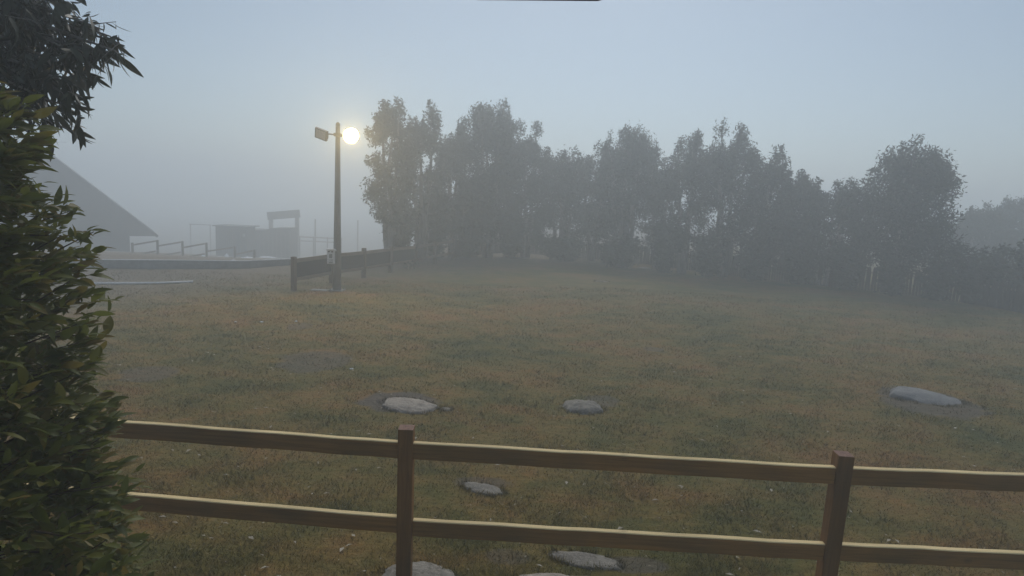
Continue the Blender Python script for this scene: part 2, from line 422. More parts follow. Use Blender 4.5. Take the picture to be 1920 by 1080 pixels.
S(1095, 1050, 150, .62, .22, .055, -10, 8.4, M['rock'], 'small mottled grey stone just under the lower rail at bottom middle')
S(1075, 1103, 240, 1.05, .32, .085, -3, 9.6, M['rockpale'], 'long flat pale stone cut off by the bottom edge of the photo')
S(1208, 503, 22, .75, .5, .10, -8, 4.4, M['rockpale'], 'tiny far pale stone near the foot of the tree line')
S(1128, 528, 20, .62, .35, .05, 0, 6.1, M['rockpale'], 'tiny far stone barely showing in the foggy grass')
S(836, 768, 22, .20, .13, .05, 10, 13.3, M['rock'], 'little stone at the right tip of the flat pale boulder')

# ------------------------------------------------------------------ grass
rng = np.random.default_rng(5)
def scatter(n, y0, y1, margin=1.12):
    """random points on the field inside the view wedge, denser near the camera"""
    u = rng.random(n); y = y0 * (y1 / y0) ** u
    hw = y * .86 * margin; x = (rng.random(n) * 2 - 1) * hw
    return x, y
NB = 330000
x, y = scatter(NB, 4.0, 22.0)
keep = np.ones(NB, bool)
for (sx, sy, a, b, r) in STONES:
    dx, dy = x - sx, y - sy; u = dx * math.cos(r) + dy * math.sin(r); v = -dx * math.sin(r) + dy * math.cos(r)
    keep &= (u / a) ** 2 + (v / b) ** 2 > .86
for (sx, sy, a, b, s) in SOIL:
    inside = ((x - sx) / a) ** 2 + ((y - sy) / b) ** 2 < 1
    keep &= ~(inside & (rng.random(NB) < s))
# thin and thick tussocks
cl = np.sin(x * 3.1 + np.sin(y * 2.3)) * np.sin(y * 3.7 + np.sin(x * 1.9)) + .6 * np.sin(x * 9 + y * 4) * np.sin(y * 11 - x * 3)
keep &= rng.random(NB) < np.clip(.72 + .22 * cl, .3, 1)
x, y, cl = x[keep], y[keep], cl[keep]; nb = len(x)
A = np.minimum(1, np.hypot(x, y) / 6)
z = A * (.035 * np.sin(x * .55 + y * .21 + 1) + .03 * np.sin(y * .43 - x * .3) + .02 * np.sin(x * 1.3 + .6) * np.sin(y * 1.1 + .3)) - .004
hgt = (.018 + .030 * rng.random(nb) ** 1.5) * (1 + .35 * np.clip(cl, -1, 1)) * (1 + .02 * y)
wid = (.0022 + .002 * rng.random(nb)) * (1 + .14 * np.maximum(0, y - 4))
ang = rng.random(nb) * 2 * np.pi; lean = hgt * (.3 + 1.3 * rng.random(nb)); la = rng.random(nb) * 2 * np.pi
V = np.empty((nb, 3, 3))
V[:, 0] = np.stack([x - np.cos(ang) * wid, y - np.sin(ang) * wid, z], -1)
V[:, 1] = np.stack([x + np.cos(ang) * wid, y + np.sin(ang) * wid, z], -1)
V[:, 2] = np.stack([x + np.cos(la) * lean, y + np.sin(la) * lean, z + hgt], -1)
tint = np.repeat(rng.random(nb) ** 1.3, 3)
# longer tufts leaning over the edges of the stones
EX = []; ET = []
for (sx, sy, a, b, r) in STONES:
    k = int(260 + 900 * a); th = rng.random(k) * 2 * np.pi; rr = .90 + .26 * rng.random(k) ** 1.5
    u, v = np.cos(th) * a * rr, np.sin(th) * b * rr
    ex = sx + u * math.cos(r) - v * math.sin(r); ey = sy + u * math.sin(r) + v * math.cos(r)
    clump = np.sin(th * 5 + sx) + np.sin(th * 11 + sy) > -.3; ex, ey, th = ex[clump], ey[clump], th[clump]; k = len(ex)
    ez = np.array([gz(p, q) for p, q in zip(ex, ey)]) - .004
    hh = .025 + .05 * rng.random(k); ww = .003 + .003 * rng.random(k); an = rng.random(k) * 6.28; le = hh * (.2 + rng.random(k)); lb_ = rng.random(k) * 6.28
    E_ = np.empty((k, 3, 3)); E_[:, 0] = np.stack([ex - np.cos(an) * ww, ey - np.sin(an) * ww, ez], -1); E_[:, 1] = np.stack([ex + np.cos(an) * ww, ey + np.sin(an) * ww, ez], -1)
    E_[:, 2] = np.stack([ex + np.cos(lb_) * le, ey + np.sin(lb_) * le, ez + hh], -1); EX.append(E_); ET.append(np.repeat(rng.random(k), 3))
V = np.concatenate([V] + EX); tint = np.concatenate([tint] + ET); nb = len(V)
gr = np_mesh('grass', V.reshape(-1, 3), np.arange(nb * 3).reshape(-1, 3), M['blade'], None, tint)
tag(gr, 'short dry brown and green grass of the field', None, None, 'stuff')

# fallen pale leaves and bark flakes
nl = 1000
x, y = scatter(nl, 4.2, 20)
A = np.minimum(1, np.hypot(x, y) / 6)
z = A * (.035 * np.sin(x * .55 + y * .21 + 1) + .03 * np.sin(y * .43 - x * .3) + .02 * np.sin(x * 1.3 + .6) * np.sin(y * 1.1 + .3)) + .018
a = rng.random(nl) * 6.28; ln = .010 + .035 * rng.random(nl) ** 2.2; wd = ln * (.2 + .3 * rng.random(nl)); tl = (rng.random(nl) - .3) * .5
ux, uy = np.cos(a), np.sin(a)
V = np.empty((nl, 4, 3))
V[:, 0] = np.stack([x - ux * ln, y - uy * ln, z], -1); V[:, 2] = np.stack([x + ux * ln, y + uy * ln, z + ln * tl], -1)
V[:, 1] = np.stack([x - uy * wd, y + ux * wd, z + ln * .2], -1); V[:, 3] = np.stack([x + uy * wd, y - ux * wd, z + ln * .25], -1)
lt = np_mesh('leaf_litter', V.reshape(-1, 3), np.arange(nl * 4).reshape(-1, 4), M['pale'])
tag(lt, 'pale fallen leaves and bark flakes scattered over the grass', None, None, 'stuff')

# ------------------------------------------------------------------ floodlight pole
pb = spot(632, 545); PY = pb.y
pole = thing('floodlight_pole', 'tall grey steel lamp pole in the foggy field with one of two floodlights lit', 'lamp post', pb)
ph = at(632, 236, PY).z - pb.z
m = MB()
m.tube([(0, 0, 0), (0, 0, ph * .5), (0, 0, ph)], [.135, .098, .065], 12); m.build('pole_shaft', M['steel'], pole, True)
m = MB(); m.box((0, 0, .02), (.42, .42, .04), bev=.008)
for sx in (-1, 1):
    for sy in (-1, 1): m.tube([(sx * .16, sy * .16, .04), (sx * .16, sy * .16, .085)], [.02, .02], 6)
m.build('base_plate', M['steel'], pole)
m = MB(); m.tube([(0, 0, ph), (0, 0, ph + .07), (0, 0, ph + .11)], [.068, .06, .02], 10); m.build('pole_cap', M['steel'], pole)
m = MB(); m.box((-.21, 0, .012), (.5, .3, .024)); m.build('footing', M['concrete'], pole, loc=(-.3, -.1, 0))
LZ = at(632, 253, PY).z - pb.z
m = MB(); m.tube([(-.06, -.02, LZ), (-.36, -.02, LZ + .02)], [.022, .022], 8); m.tube([(.06, -.02, LZ), (.30, -.05, LZ - .03)], [.022, .022], 8)
m.box((0, 0, LZ), (.2, .2, .09)); m.build('cross_arm', M['lamphousing'], pole)
# unlit head on the left: tilted flat floodlight seen from below
def head(name, loc, rot, lens_mat, wd=.46, hd=.34):
    h = MB(); h.box((0, 0, 0), (wd, .07, hd), bev=.012)
    for k in range(7): h.box((-wd / 2 + wd * (k + .5) / 7, .06, 0), (.012, .06, hd * .8))
    h.box((-wd / 2 - .008, .02, 0), (.012, .05, hd * .5)); h.box((wd / 2 + .008, .02, 0), (.012, .05, hd * .5))
    o = h.build(name, M['lamphousing'], pole, loc=loc, rot=rot)
    g_ = MB(); g_.box((0, -.0385, 0), (wd - .06, .006, hd - .06)); l = g_.build('lens', lens_mat, o)
    f = MB()
    f.box((0, -.038, hd / 2 - .015), (wd, .012, .03)); f.box((0, -.038, -hd / 2 + .015), (wd, .012, .03))
    f.box((wd / 2 - .015, -.038, 0), (.03, .012, hd - .06)); f.box((-wd / 2 + .015, -.038, 0), (.03, .012, hd - .06)); f.build('bezel', M['lamphousing'], o)
    return o
head('unlit_floodlight', (-.48, -.05, LZ + .0), (rad(25), rad(18), rad(-12)), M['glass'], .40, .32)
EM = bpy.data.materials.new('lit_lamp'); EM.use_nodes = True; EM.node_tree.nodes.clear()
_o = EM.node_tree.nodes.new('ShaderNodeOutputMaterial'); _e = EM.node_tree.nodes.new('ShaderNodeEmission')
_e.inputs[0].default_value = (1, .80, .40, 1); _e.inputs[1].default_value = 40
EM.node_tree.links.new(_e.outputs[0], _o.inputs[0])
hb2 = MB(); hb2.tube([(0, .12, 0), (0, .05, 0), (0, -.02, 0)], [.11, .19, .225], 20); hl = hb2.build('lit_floodlight', M['lamphousing'], pole, loc=(.44, -.10, LZ), rot=(rad(8), 0, rad(12)))
lb = MB(); lb.tube([(0, -.022, 0), (0, -.05, 0), (0, -.065, 0)], [.21, .19, .09], 20); lb.build('lens', EM, hl, True)
vb = MB()
for k in range(24):
    a0, a1 = 2 * math.pi * k / 24, 2 * math.pi * (k + 1) / 24; r0_, r1_ = .232, .240
    ring = [(r * math.cos(a), y_, r * math.sin(a)) for a in (a0, a1) for (r, y_) in ((r0_, -.01), (r0_, -.21), (r1_, -.21), (r1_, -.01))]
    vb.add(ring, [(0, 1, 5, 4), (1, 2, 6, 5), (2, 3, 7, 6), (3, 0, 4, 7)])
vb.build('added_light_shield', M['lamphousing'], hl)  # ring added only to keep the floodlight's glow off the pole
ld = bpy.data.lights.new('floodlight_beam', 'POINT'); ld.shadow_soft_size = .05; ld.energy = 330; ld.color = (1, .66, .22)
lo = bpy.data.objects.new('floodlight_beam', ld); C.objects.link(lo); lo.parent = hl; lo.location = (0, -.155, 0)
# notice box with hood
q = at(620, 482, PY - .2); nb_ = thing('dispenser_box', 'small white hooded bag dispenser with printed notice fixed to the lamp pole', 'dispenser', q)
m = MB(); m.box((0, .05, 0), (.225, .10, .42), bev=.01); m.build('case', M['white'], nb_)
m = MB(); m.prism([(-.16, .20), (-.12, .25), (.12, .25), (.16, .20), (.12, .215), (-.12, .215)], -.06, .11); m.build('hood', M['white'], nb_)
for sx in (-.055, .045):
    m = MB(); m.box((sx, -.004, .165), (.06, .012, .035), bev=.005); m.build('slot', M['black'], nb_)
m = MB()
m.box((0, -.004, .03), (.10, .004, .13))
for k, wd in enumerate((.15, .13, .14)): m.box((0, -.004, -.075 - k * .03), (wd, .004, .012))
m.box((0, -.004, -.17), (.13, .004, .03)); m.build('notice', M['ink'], nb_)
m = MB(); m.box((.14, .09, .0), (.10, .03, .3)); m.build('bracket', M['steel'], nb_)

# ------------------------------------------------------------------ boarded fence behind the pole
base_px = [(551, 546), (622, 533), (682, 519), (732, 509), (778, 503), (815, 496), (849, 487)]
bp = [spot(*b) for b in base_px]
# one straight run
d0 = bp[0]; d1 = bp[-1]
tops_px = [486, 474, 463, 461, 458, 454, 450]
bf = thing('screened_fence', 'brown post fence with dark screen panels running back behind the lamp pole', 'fence', d0)
pts = []
for i, (px, py) in enumerate(base_px):
    # where the ray meets the vertical plane through the run
    t_ = ray(px, py); nrm = Vector((-(d1 - d0).y, (d1 - d0).x, 0)); s = (d0 - EYE).dot(nrm) / t_.dot(nrm)
    q = EYE + t_ * s; q.z = gz(q.x, q.y); pts.append(q)
PH = 1.06
for i, q in enumerate(pts):
    m = MB(); h = PH + (.04 if i == 2 else 0); m.box((0, 0, h / 2 - .1), (.13, .13, h + .2), bev=.006); m.build('post', M['fpost'], bf, loc=q - d0, rot=(0, 0, math.atan2((d1 - d0).y, (d1 - d0).x)))
for i in range(len(pts) - 1):
    a, b = pts[i], pts[i + 1]; d = b - a; u = d.normalized(); ln = d.length - .14; c = (a + b) / 2 - d0
    rot = (0, -math.asin(u.z), math.atan2(u.y, u.x)); nv = Vector((u.y, -u.x, 0))
    for z_, h_ in ((PH - .13, .12), (.36, .10)):
        m = MB(); m.box((0, 0, 0), (ln, .05, h_), top=1); m.build('rail', [M['fgrey'], M['fgrey']], bf, loc=c + Vector((0, 0, z_)), rot=rot)
    if i < 4:
        m = MB(); m.box((0, 0, 0), (ln, .018, PH - .24 - .36), bev=0); m.build('screen_panel', M['mesh'], bf, loc=c + Vector((0, 0, (PH - .19 + .41) / 2)), rot=rot)
m = MB(); q = pts[2] - d0; m.tube([(q.x - .13, q.y - .02, .35), (q.x - .13, q.y - .02, .95)], [.03, .03], 8); m.build('white_conduit', M['white'], bf)

# ------------------------------------------------------------------ paling fence along the trees
edge = [(852, 484), (905, 477), (955, 473), (1030, 479), (1100, 485), (1200, 494), (1300, 507), (1400, 521), (1500, 531), (1600, 542), (1700, 552), (1800, 566), (1920, 588), (2010, 605)]
ep = [spot(*e) for e in edge]
pf = thing('paling_fence', 'low grey paling fence along the foot of the foggy tree line', 'fence', ep[0])
pm = MB(); pm.prism([(-.045, -.1), (.045, -.1), (.045, .92), (0, 1.0), (-.045, .92)], -.01, .01)
proto = None; rp = random.Random(3); tot = 0; lens = [0]
for a, b in zip(ep, ep[1:]): lens.append(lens[-1] + (b - a).length)
def along(s):
    for i in range(len(ep) - 1):
        if s <= lens[i + 1] or i == len(ep) - 2:
            t = (s - lens[i]) / (lens[i + 1] - lens[i]); q = ep[i].lerp(ep[i + 1], t); q.z = gz(q.x, q.y); d = ep[i + 1] - ep[i]; return q, math.atan2(d.y, d.x)
npal = 292
for k in range(npal):
    s = lens[-1] * (k + .5) / npal; q, an = along(s)
    loc = q - ep[0] + Vector((0, 0, rp.uniform(-.05, .03))); rot = (rp.uniform(-.04, .04), rp.uniform(-.05, .05), an)
    if proto is None: proto = pm.build('paling', M['darkz'], pf, loc=loc, rot=rot)
    else: copy_of(proto, pf, loc, rot)
for a, b in zip(ep, ep[1:]):
    d = b - a; u = d.normalized(); off = Vector((-u.y, u.x, 0)) * .035
    for z_ in (.25, .75):
        m = MB(); m.box((0, 0, 0), (d.length, .04, .08)); m.build('rail', M['fgrey'], pf, loc=(a + b) / 2 - ep[0] + off + Vector((0, 0, z_)), rot=(0, -math.asin(u.z), math.atan2(u.y, u.x)))

# ------------------------------------------------------------------ tree line
def leaf_cloud(clumps, n_per, ln, rg, droop=.5):
    """leaf faces spread through clumps (centre, radii)"""
    P = []; 
    for c, r in clumps:
        n = int(n_per * (r[0] * r[1] * r[2]) ** .62)
        d = rg.normal(size=(n, 3)); d /= np.linalg.norm(d, axis=1)[:, None]
        rr = rg.random(n) ** .5 * (1 + .18 * rg.normal(size=n) * (rg.random(n) < .4))
        P.append(np.array(c) + d * rr[:, None] * np.array(r))
    P = np.concatenate(P); n = len(P)
    a = rg.random(n) * 2 * np.pi; el = (rg.random(n) - .5) * 1.6 - droop
    u = np.stack([np.cos(a) * np.cos(el), np.sin(a) * np.cos(el), np.sin(el)], -1)
    w_ = rg.normal(size=(n, 3)); w_ -= (w_ * u).sum(1)[:, None] * u; w_ /= np.linalg.norm(w_, axis=1)[:, None]
    l = ln * (.6 + .8 * rg.random(n))[:, None]; wd = l * .34
    V = np.stack([P - u * l, P + w_ * wd, P + u * l, P - w_ * wd], 1)
    return V.reshape(-1, 3), np.arange(n * 4).reshape(-1, 4), np.repeat(rg.random(n), 4)
def gum(px, top, depth, wpx, label, seed, crown_from=.3, stems=3, dens=1.0, leanx=0, ball=False, group='gum trees along the far side of the field', name='gum_tree', cat='tree', mt='crown', gap=0):
    rg = np.random.default_rng(seed); rd = random.Random(seed)
    base = at(px, 480, depth); base.z = gz(base.x, base.y)
    H = at(px, top, depth).z - base.z; Wd = wpx * depth / F_PX / 2
    t = thing(name, label, cat, base, 0, group)
    tm = MB(); clumps = []
    for s in range(stems):
        a0 = 2 * math.pi * (s + rd.random() * .6) / stems; rr = Wd * (.45 if stems > 1 else .1) * rd.uniform(.6, 1.1)
        hs_ = H * (rd.uniform(.80, .97) if s else .965)
        if s == 0: rr *= .35
        pts_ = []; k = 7
        for i in range(k):
            f = i / (k - 1); w_ = Wd * .06
            pts_.append(Vector((math.cos(a0) * (.10 + rr * f ** .8) + leanx * f * H + rd.uniform(-w_, w_) * (i > 0), math.sin(a0) * (.10 + rr * f ** .8) + rd.uniform(-w_, w_) * (i > 0), -.15 + (hs_ - .1) * f)))
        r0 = .030 * H ** .75 + .03
        tm.tube(pts_, [r0 * (1 - .86 * i / (k - 1)) for i in range(k)], 7)
        nb = 11 if not ball else 14
        for b in range(nb):
            f = crown_from + (1 - crown_from) * (b + rd.random() * .7) / nb
            f = min(f, .97); x_ = f * (k - 1); i = min(int(x_), k - 2); q = pts_[i].lerp(pts_[i + 1], x_ - i)
            ff = (f - crown_from) / (1 - crown_from)
            prof = (math.sin(math.pi * min(1, .18 + ff * .80)) ** .7) * (1.0 if ball else 1 - .30 * ff)
            aa = a0 + rd.uniform(-1.9, 1.9) + (math.pi if rd.random() < .3 else 0)
            reach = Wd * prof * rd.uniform(.35, .80)
            e = q + Vector((math.cos(aa) * reach, math.sin(aa) * reach, H * rd.uniform(.02, .09)))
            rad_lim = math.hypot(e.x - leanx * f * H, e.y)
            if rad_lim > Wd * .86: sc_ = Wd * .86 / rad_lim; e.x *= sc_; e.y *= sc_
            tm.tube([q, q.lerp(e, .5) + Vector((0, 0, -.04 * reach)), e], [r0 * .28 * (1 - f * .6), r0 * .18 * (1 - f * .6), .008], 5, cap=False)
            cr = max(.34, Wd * rd.uniform(.30, .50) * (1 - .30 * ff))
            if gap and ff < .45 and rd.random() < gap: continue
            e.z = min(e.z, H * rd.uniform(.74, .96) - cr * .6)
            clumps.append((e, (cr * rd.uniform(.7, 1.1), cr * rd.uniform(.8, 1.1), cr * rd.uniform(.8, 1.5))))
            if ff > .5 and rd.random() < .75:
                sp_ = cr * rd.uniform(.22, .4); sh_ = cr * rd.uniform(.6, 1.15); zz = min(e.z + cr * .8, H * rd.uniform(.88, 1.0) - sh_ * .9)
                clumps.append((Vector((e.x + rd.uniform(-.3, .3) * cr, e.y + rd.uniform(-.3, .3) * cr, zz)), (sp_, sp_, sh_)))
            for _k in range(rd.randint(1, 3)):
                e2 = e + Vector((rd.uniform(-1, 1), rd.uniform(-1, 1), rd.uniform(-.5, .8))) * cr * 1.05; c2 = cr * rd.uniform(.28, .7)
                e2.z = min(e2.z, H * rd.uniform(.80, .97) - c2); clumps.append((e2, (c2, c2, c2 * rd.uniform(.8, 1.7))))
        tip = pts_[-1]; c3 = Wd * .16 + .1
        clumps.append((tip + Vector((0, 0, -c3 * .3)), (c3, c3, c3 * 1.5)))
        clumps.append((tip + Vector((rd.uniform(-.2, .2), 0, c3 * .7)), (c3 * .35, c3 * .35, c3 * .7)))
    tm.build('trunk', M['bark'], t, True)
    V_, F_, T_ = leaf_cloud(clumps, 1150 * dens, .08, rg)
    np_mesh('crown', V_, F_, M[mt], t, T_)
    return t
TG = [
 (733, 174, 28.5, 110, 'tallest narrow gum tree behind the lit floodlight, left end of tree line', 31, .26, 3, .85),
 (792, 182, 30.5, 112, 'tall pointed gum tree next right of the tree behind the lit floodlight', 32, .2, 3, .85),
 (846, 228, 32.5, 100, 'shorter gum tree filling the dip between the two tallest left groups', 47, .15, 3, 1.1),
 (915, 182, 32.0, 150, 'tall broad gum tree with a double rounded top above the crest of the field', 33, .16, 4, 1.15),
 (985, 220, 33.0, 110, 'gum tree with a smooth right shoulder beside the thin low trees', 34, .15, 3, 1.1),
 (1050, 272, 33.0, 124, 'thin lower gum tree with bare stems and daylight showing under its crown', 35, .34, 5, .55),
 (1108, 268, 34.0, 96, 'small gum tree filling the gap left of the twin topped gum', 51, .26, 3, .65),
 (1168, 232, 31.5, 146, 'twin topped gum tree with slender bare trunks mid tree line', 36, .30, 5, .66),
 (1232, 288, 32.0, 96, 'lower gum tree in the dip right of the twin topped gum', 52, .2, 3, .75),
 (1282, 240, 29.5, 124, 'bushy gum tree just left of the sharp spired tree', 37, .2, 3, .8),
 (1356, 224, 28.5, 136, 'gum tree with a sharp spire top and bright gaps below it', 38, .3, 4, .66),
 (1428, 266, 27.5, 130, 'dense gum tree sloping down to the right of the spired tree', 39, .15, 3, .85),
 (1482, 312, 27.5, 96, 'smaller gum tree at the lower right end of the main clump', 53, .1, 3, 1.1),
 (1550, 336, 26.0, 136, 'low rounded gum tree in the notch left of the large lone tree', 40, .1, 3, 1.2),
 (1680, 250, 24.5, 178, 'large lone round crowned gum tree standing above the rest at the right', 41, .28, 4, .72),
 (1838, 380, 36.0, 120, 'pale far gum tree fading in fog right of the large lone tree', 42, .1, 3, 1.1),
 (1905, 364, 37.0, 130, 'pale far gum tree at the extreme right edge of the photo', 43, .1, 3, 1.1),
]
for a in TG:
    gum(*a[:9], ball=a[0] in (1700, 1550), gap=.4 if a[0] in (1356, 1168, 1050) else 0)
# branches of the leftmost tree that reach out to the left
def side_spray(parent_px, pts_px, depth, seed):
    pass
def shrub(px, top, depth, wpx, label, seed, dens=1.0):
    rg = np.random.default_rng(seed); rd = random.Random(seed)
    base = at(px, 480, depth); base.z = gz(base.x, base.y); H = at(px, top, depth).z - base.z; Wd = wpx * depth / F_PX / 2
    t = thing('understorey_shrub', label, 'shrub', base, 0, 'dark shrubs under the tree line')
    m = MB(); clumps = []
    for s in range(9):
        a0 = 2 * math.pi * s / 9 + rd.random(); rr = Wd * rd.uniform(.1, .75); h = H * rd.uniform(.45, .88) * (1 - .3 * rr / Wd)
        tip = Vector((math.cos(a0) * rr, math.sin(a0) * rr * .7, h))
        m.tube([(math.cos(a0) * .05, math.sin(a0) * .05, -.1), tip * .5 + Vector((0, 0, .1)), tip], [.035, .022, .008], 5)
        for f in (.25, .55, .9):
            c = tip * f; r = Wd * rd.uniform(.26, .40); clumps.append((c, (r, r * .8, max(.2, H * .16))))
    m.build('stem', M['twig'], t); V_, F_, T_ = leaf_cloud(clumps, 700 * dens, .085, rg, .2)
    np_mesh('foliage', V_, F_, M['bushleaf'], t, T_)
for a in [
 (752, 335, 28.6, 110, 'dense dark shrub behind the screened fence below the leftmost tall gum', 61),
 (812, 318, 31.2, 120, 'dense dark shrub behind the far end of the screened fence', 62),
 (880, 330, 32.0, 120, 'tall dark shrub where the paling fence starts', 63),
 (958, 330, 32.6, 110, 'tall dark shrub under the double topped broad gum', 64),
 (1060, 408, 32.4, 150, 'low dark shrub beneath the thin bare stemmed gum', 65),
 (1160, 412, 31.0, 150, 'low dark shrub beneath the twin topped gum', 66),
 (1245, 395, 29.6, 100, 'dark shrub between the twin topped gum and the spired gum', 67),
 (1330, 408, 28.4, 140, 'low dark shrub beneath the spired gum', 68),
 (1418, 380, 27.2, 120, 'dark shrub below the dense sloping gum', 69),
 (1500, 385, 26.2, 120, 'dark shrub just left of the low rounded gum', 70),
 (1590, 395, 25.2, 120, 'dark shrub between the low rounded gum and the lone tree', 71),
 (1680, 420, 24.0, 130, 'dark shrub left of centre below the large lone gum', 72),
 (1765, 415, 23.4, 130, 'dark shrub right of centre below the large lone gum', 73),
 (1850, 405, 22.8, 150, 'dark nearer shrub in front of the pale far gums at right', 74, 2.0),
 (1935, 425, 21.6, 170, 'darkest nearest shrub where the tree line leaves the photo at right', 75, 2.0)]:
    shrub(*a)
q = spot(768, 505); 
def tussock(q, r, label, seed):
    rg = np.random.default_rng(seed); V_, F_, T_ = leaf_cloud([(Vector((0, 0, r * .5)), (r, r * .8, r * .7))], 900, .06, rg, -.3)
    t = thing('low_bush', label, 'shrub', q); np_mesh('foliage', V_, F_, M['bushleaf'], t, T_)
    m = MB(); m.tube([(0, 0, -.1), (.02, 0, r * .5)], [.03, .015], 6); m.build('stem', M['twig'], t)
tussock(q, .42, 'small dark bush growing at the foot of the screened fence', 90)

# ------------------------------------------------------------------ left background: hut, kiosk, gate, low fence, kerb
HY = 49.0
hb_ = at(205, 480, HY); hb_.z = gz(hb_.x, hb_.y)
hut = thing('gabled_hut', 'dark gabled timber hut fading in the fog behind the near hedge', 'hut', hb_)
_n = Vector((hb_.x, hb_.y, 0)).normalized(); hrz = -math.atan2(_n.x, _n.y); hut.rotation_euler = (0, 0, hrz)
def on_gable(px, py):
    d = ray(px, py); q = EYE + d * ((hb_ - EYE).dot(_n) / d.dot(_n)); return Matrix.Rotation(-hrz, 3, 'Z') @ (q - hb_)
e0, r0, wl = on_gable(296, 441), on_gable(70, 270), on_gable(243, 440)
hw = e0.x - r0.x; cx = r0.x; slope = (r0.z - e0.z) / hw
wall_hw = wl.x - cx; wz = r0.z - slope * wall_hw - .15
m = MB(); m.prism([(cx - wall_hw, -.4), (cx + wall_hw, -.4), (cx + wall_hw, wz), (cx, r0.z - .15), (cx - wall_hw, wz)], .45, 6.5); m.build('wall', M['darkz'], hut)
for sx in (-1, 1):
    m = MB(); m.prism([(cx, r0.z), (cx + sx * hw, e0.z), (cx + sx * (hw - .12), e0.z - .10), (cx, r0.z - .14)], -.5, 7.0); m.build('roof', M['roof'], hut)
    m = MB(); m.prism([(cx, r0.z + .012), (cx + sx * (hw + .02), e0.z + .006), (cx + sx * (hw - .1), e0.z - .17), (cx, r0.z - .24)], -.56, -.503); m.build('bargeboard', M['dark'], hut)
m = MB(); m.prism([(cx - hw + .15, e0.z - .05), (cx + hw - .15, e0.z - .05), (cx, r0.z - .25)], -.46, .43); m.build('gable_end', M['darkz'], hut)
for k in range(9):
    z_ = .25 + k * .25
    if z_ < wz - .1:
        m = MB(); m.box((cx, .44, z_), (wall_hw * 2 - .1, .02, .225)); m.build('board', M['dark'], hut)
m = MB()
for k in range(20):
    a0 = 2 * math.pi * k / 20; a1 = 2 * math.pi * (k + 1) / 20
q = on_gable(201, 415)
m.tube([(q.x, .40, q.z), (q.x, .44, q.z)], [.24, .24], 20); m.build('round_sign', M['concrete'], hut)
m = MB(); m.tube([(cx + .4, 2, r0.z - .4), (cx + .4, 2, r0.z + .75)], [.025, .02], 6); m.tube([(cx + .1, 2, r0.z + .25), (cx + 1.7, 2, r0.z + .4)], [.012, .012], 5)
m.tube([(cx - .1, 2, r0.z + .6), (cx + 1.0, 2, r0.z + .66)], [.012, .012], 5); m.build('antenna', M['steel'], hut)
# low retaining edge
ka, kb, kc = spot(120, 500), spot(470, 503), spot(548, 497)
kw = thing('low_retaining_wall', 'long low grey retaining edge with pale top in front of the hut and kiosk', 'wall', ka)
for a, b in ((ka, kb), (kb, kc)):
    d = b - a; u = d.normalized(); rot = (0, 0, math.atan2(d.y, d.x)); c = (a + b) / 2 - ka
    m = MB(); m.box((0, .15, .10), (d.length + .05, .3, .32), bev=.01); m.build('edge_block', M['concrete'], kw, loc=c, rot=rot)
    m = MB(); m.box((0, .05, .272), (d.length, .08, .024)); m.build('capping', M['white'], kw, loc=c, rot=rot)
# white pipe on the grass
pa = [spot(150, 533.5), spot(240, 533.2), spot(300, 532.5), spot(362, 530)]
m = MB(); o0 = pa[0].copy()
m.tube([p - o0 + Vector((0, 0, .035)) for p in pa], [.035] * 4, 8); pp = m.build('pipe', M['white'], None, True, loc=o0)
tag(pp, 'long thin white pipe lying on the bare ground in front of the low wall', 'pipe')
# small rail fence with stepped bays
lf = thing('stepped_rail_fence', 'small dark rail fence with stepped bays right of the hut', 'fence', at(248, 484, 40).xyz)
lf.location.z = gz(lf.location.x, lf.location.y); l0 = Vector(lf.location)
sp = [(248, 455), (295, 450), (342, 452), (387, 455), (440, 462), (477, 468)]
for i, (px, py) in enumerate(sp):
    q = at(px, py, 40 + i * .1); b = gz(q.x, q.y); m = MB(); h = q.z - b
    m.box((0, 0, h / 2 - .1), (.11, .11, h + .2), bev=.005); m.build('post', M['fpost'], lf, loc=Vector((q.x, q.y, b)) - l0)
for i in range(len(sp) - 1):
    for dy in (0, 19):
        a = at(sp[i][0] + 3, sp[i + 1][1] + 9 + dy, 40 + i * .1); b = at(sp[i + 1][0] - 3, sp[i + 1][1] + 2 + dy, 40.1 + i * .1); d = b - a
        m = MB(); m.box((0, 0, 0), (d.length, .045, .10)); o = m.build('rail', M['fgrey'], lf, loc=(a + b) / 2 - l0); o.rotation_euler = d.to_track_quat('X', 'Z').to_euler()
# kiosk
def box_px(x0, y0, x1, Y, dep):
    a = at(x0, y0, Y); b = at(x1, y0, Y); z0 = gz(a.x, a.y); return a.x, b.x, (a.z + b.z) / 2, z0
x0, x1, zt, z0 = box_px(404, 424, 462, 58, 2)
kk = thing('timber_kiosk', 'dark square timber kiosk with flat roof beyond the stepped fence', 'kiosk', ((x0 + x1) / 2, 58, z0))
wd = x1 - x0; h = zt - z0
m = MB(); m.box((0, 1, h / 2 - .05), (wd, 2, h + .1 - .12)); m.build('wall', M['dark'], kk)
for k in range(8):
    m = MB(); m.box((-wd / 2 + wd * .55 * (k + .5) / 8, -.015, h * .47), (wd * .55 / 8 - .015, .026, h * .9)); m.build('board', M['darkz'], kk)
m = MB(); m.box((.12, .9, h + .0), (wd + .5, 2.5, .1), bev=.01); m.build('roof', M['roof'], kk)
m = MB(); m.box((wd * .22, -.02, h * .42), (.42, .05, h * .80)); m.build('door', M['black'], kk)
m = MB(); m.box((wd * .42, -.02, h * .72), (.22, .04, .3)); m.build('hatch', M['concrete'], kk)
x0, x1, zt, z0 = box_px(463, 433, 543, 60, 2)
sh = thing('storage_shed', 'low dark shed with raised right end below the gate sign', 'shed', ((x0 + x1) / 2, 60, z0))
wd = x1 - x0; h = zt - z0
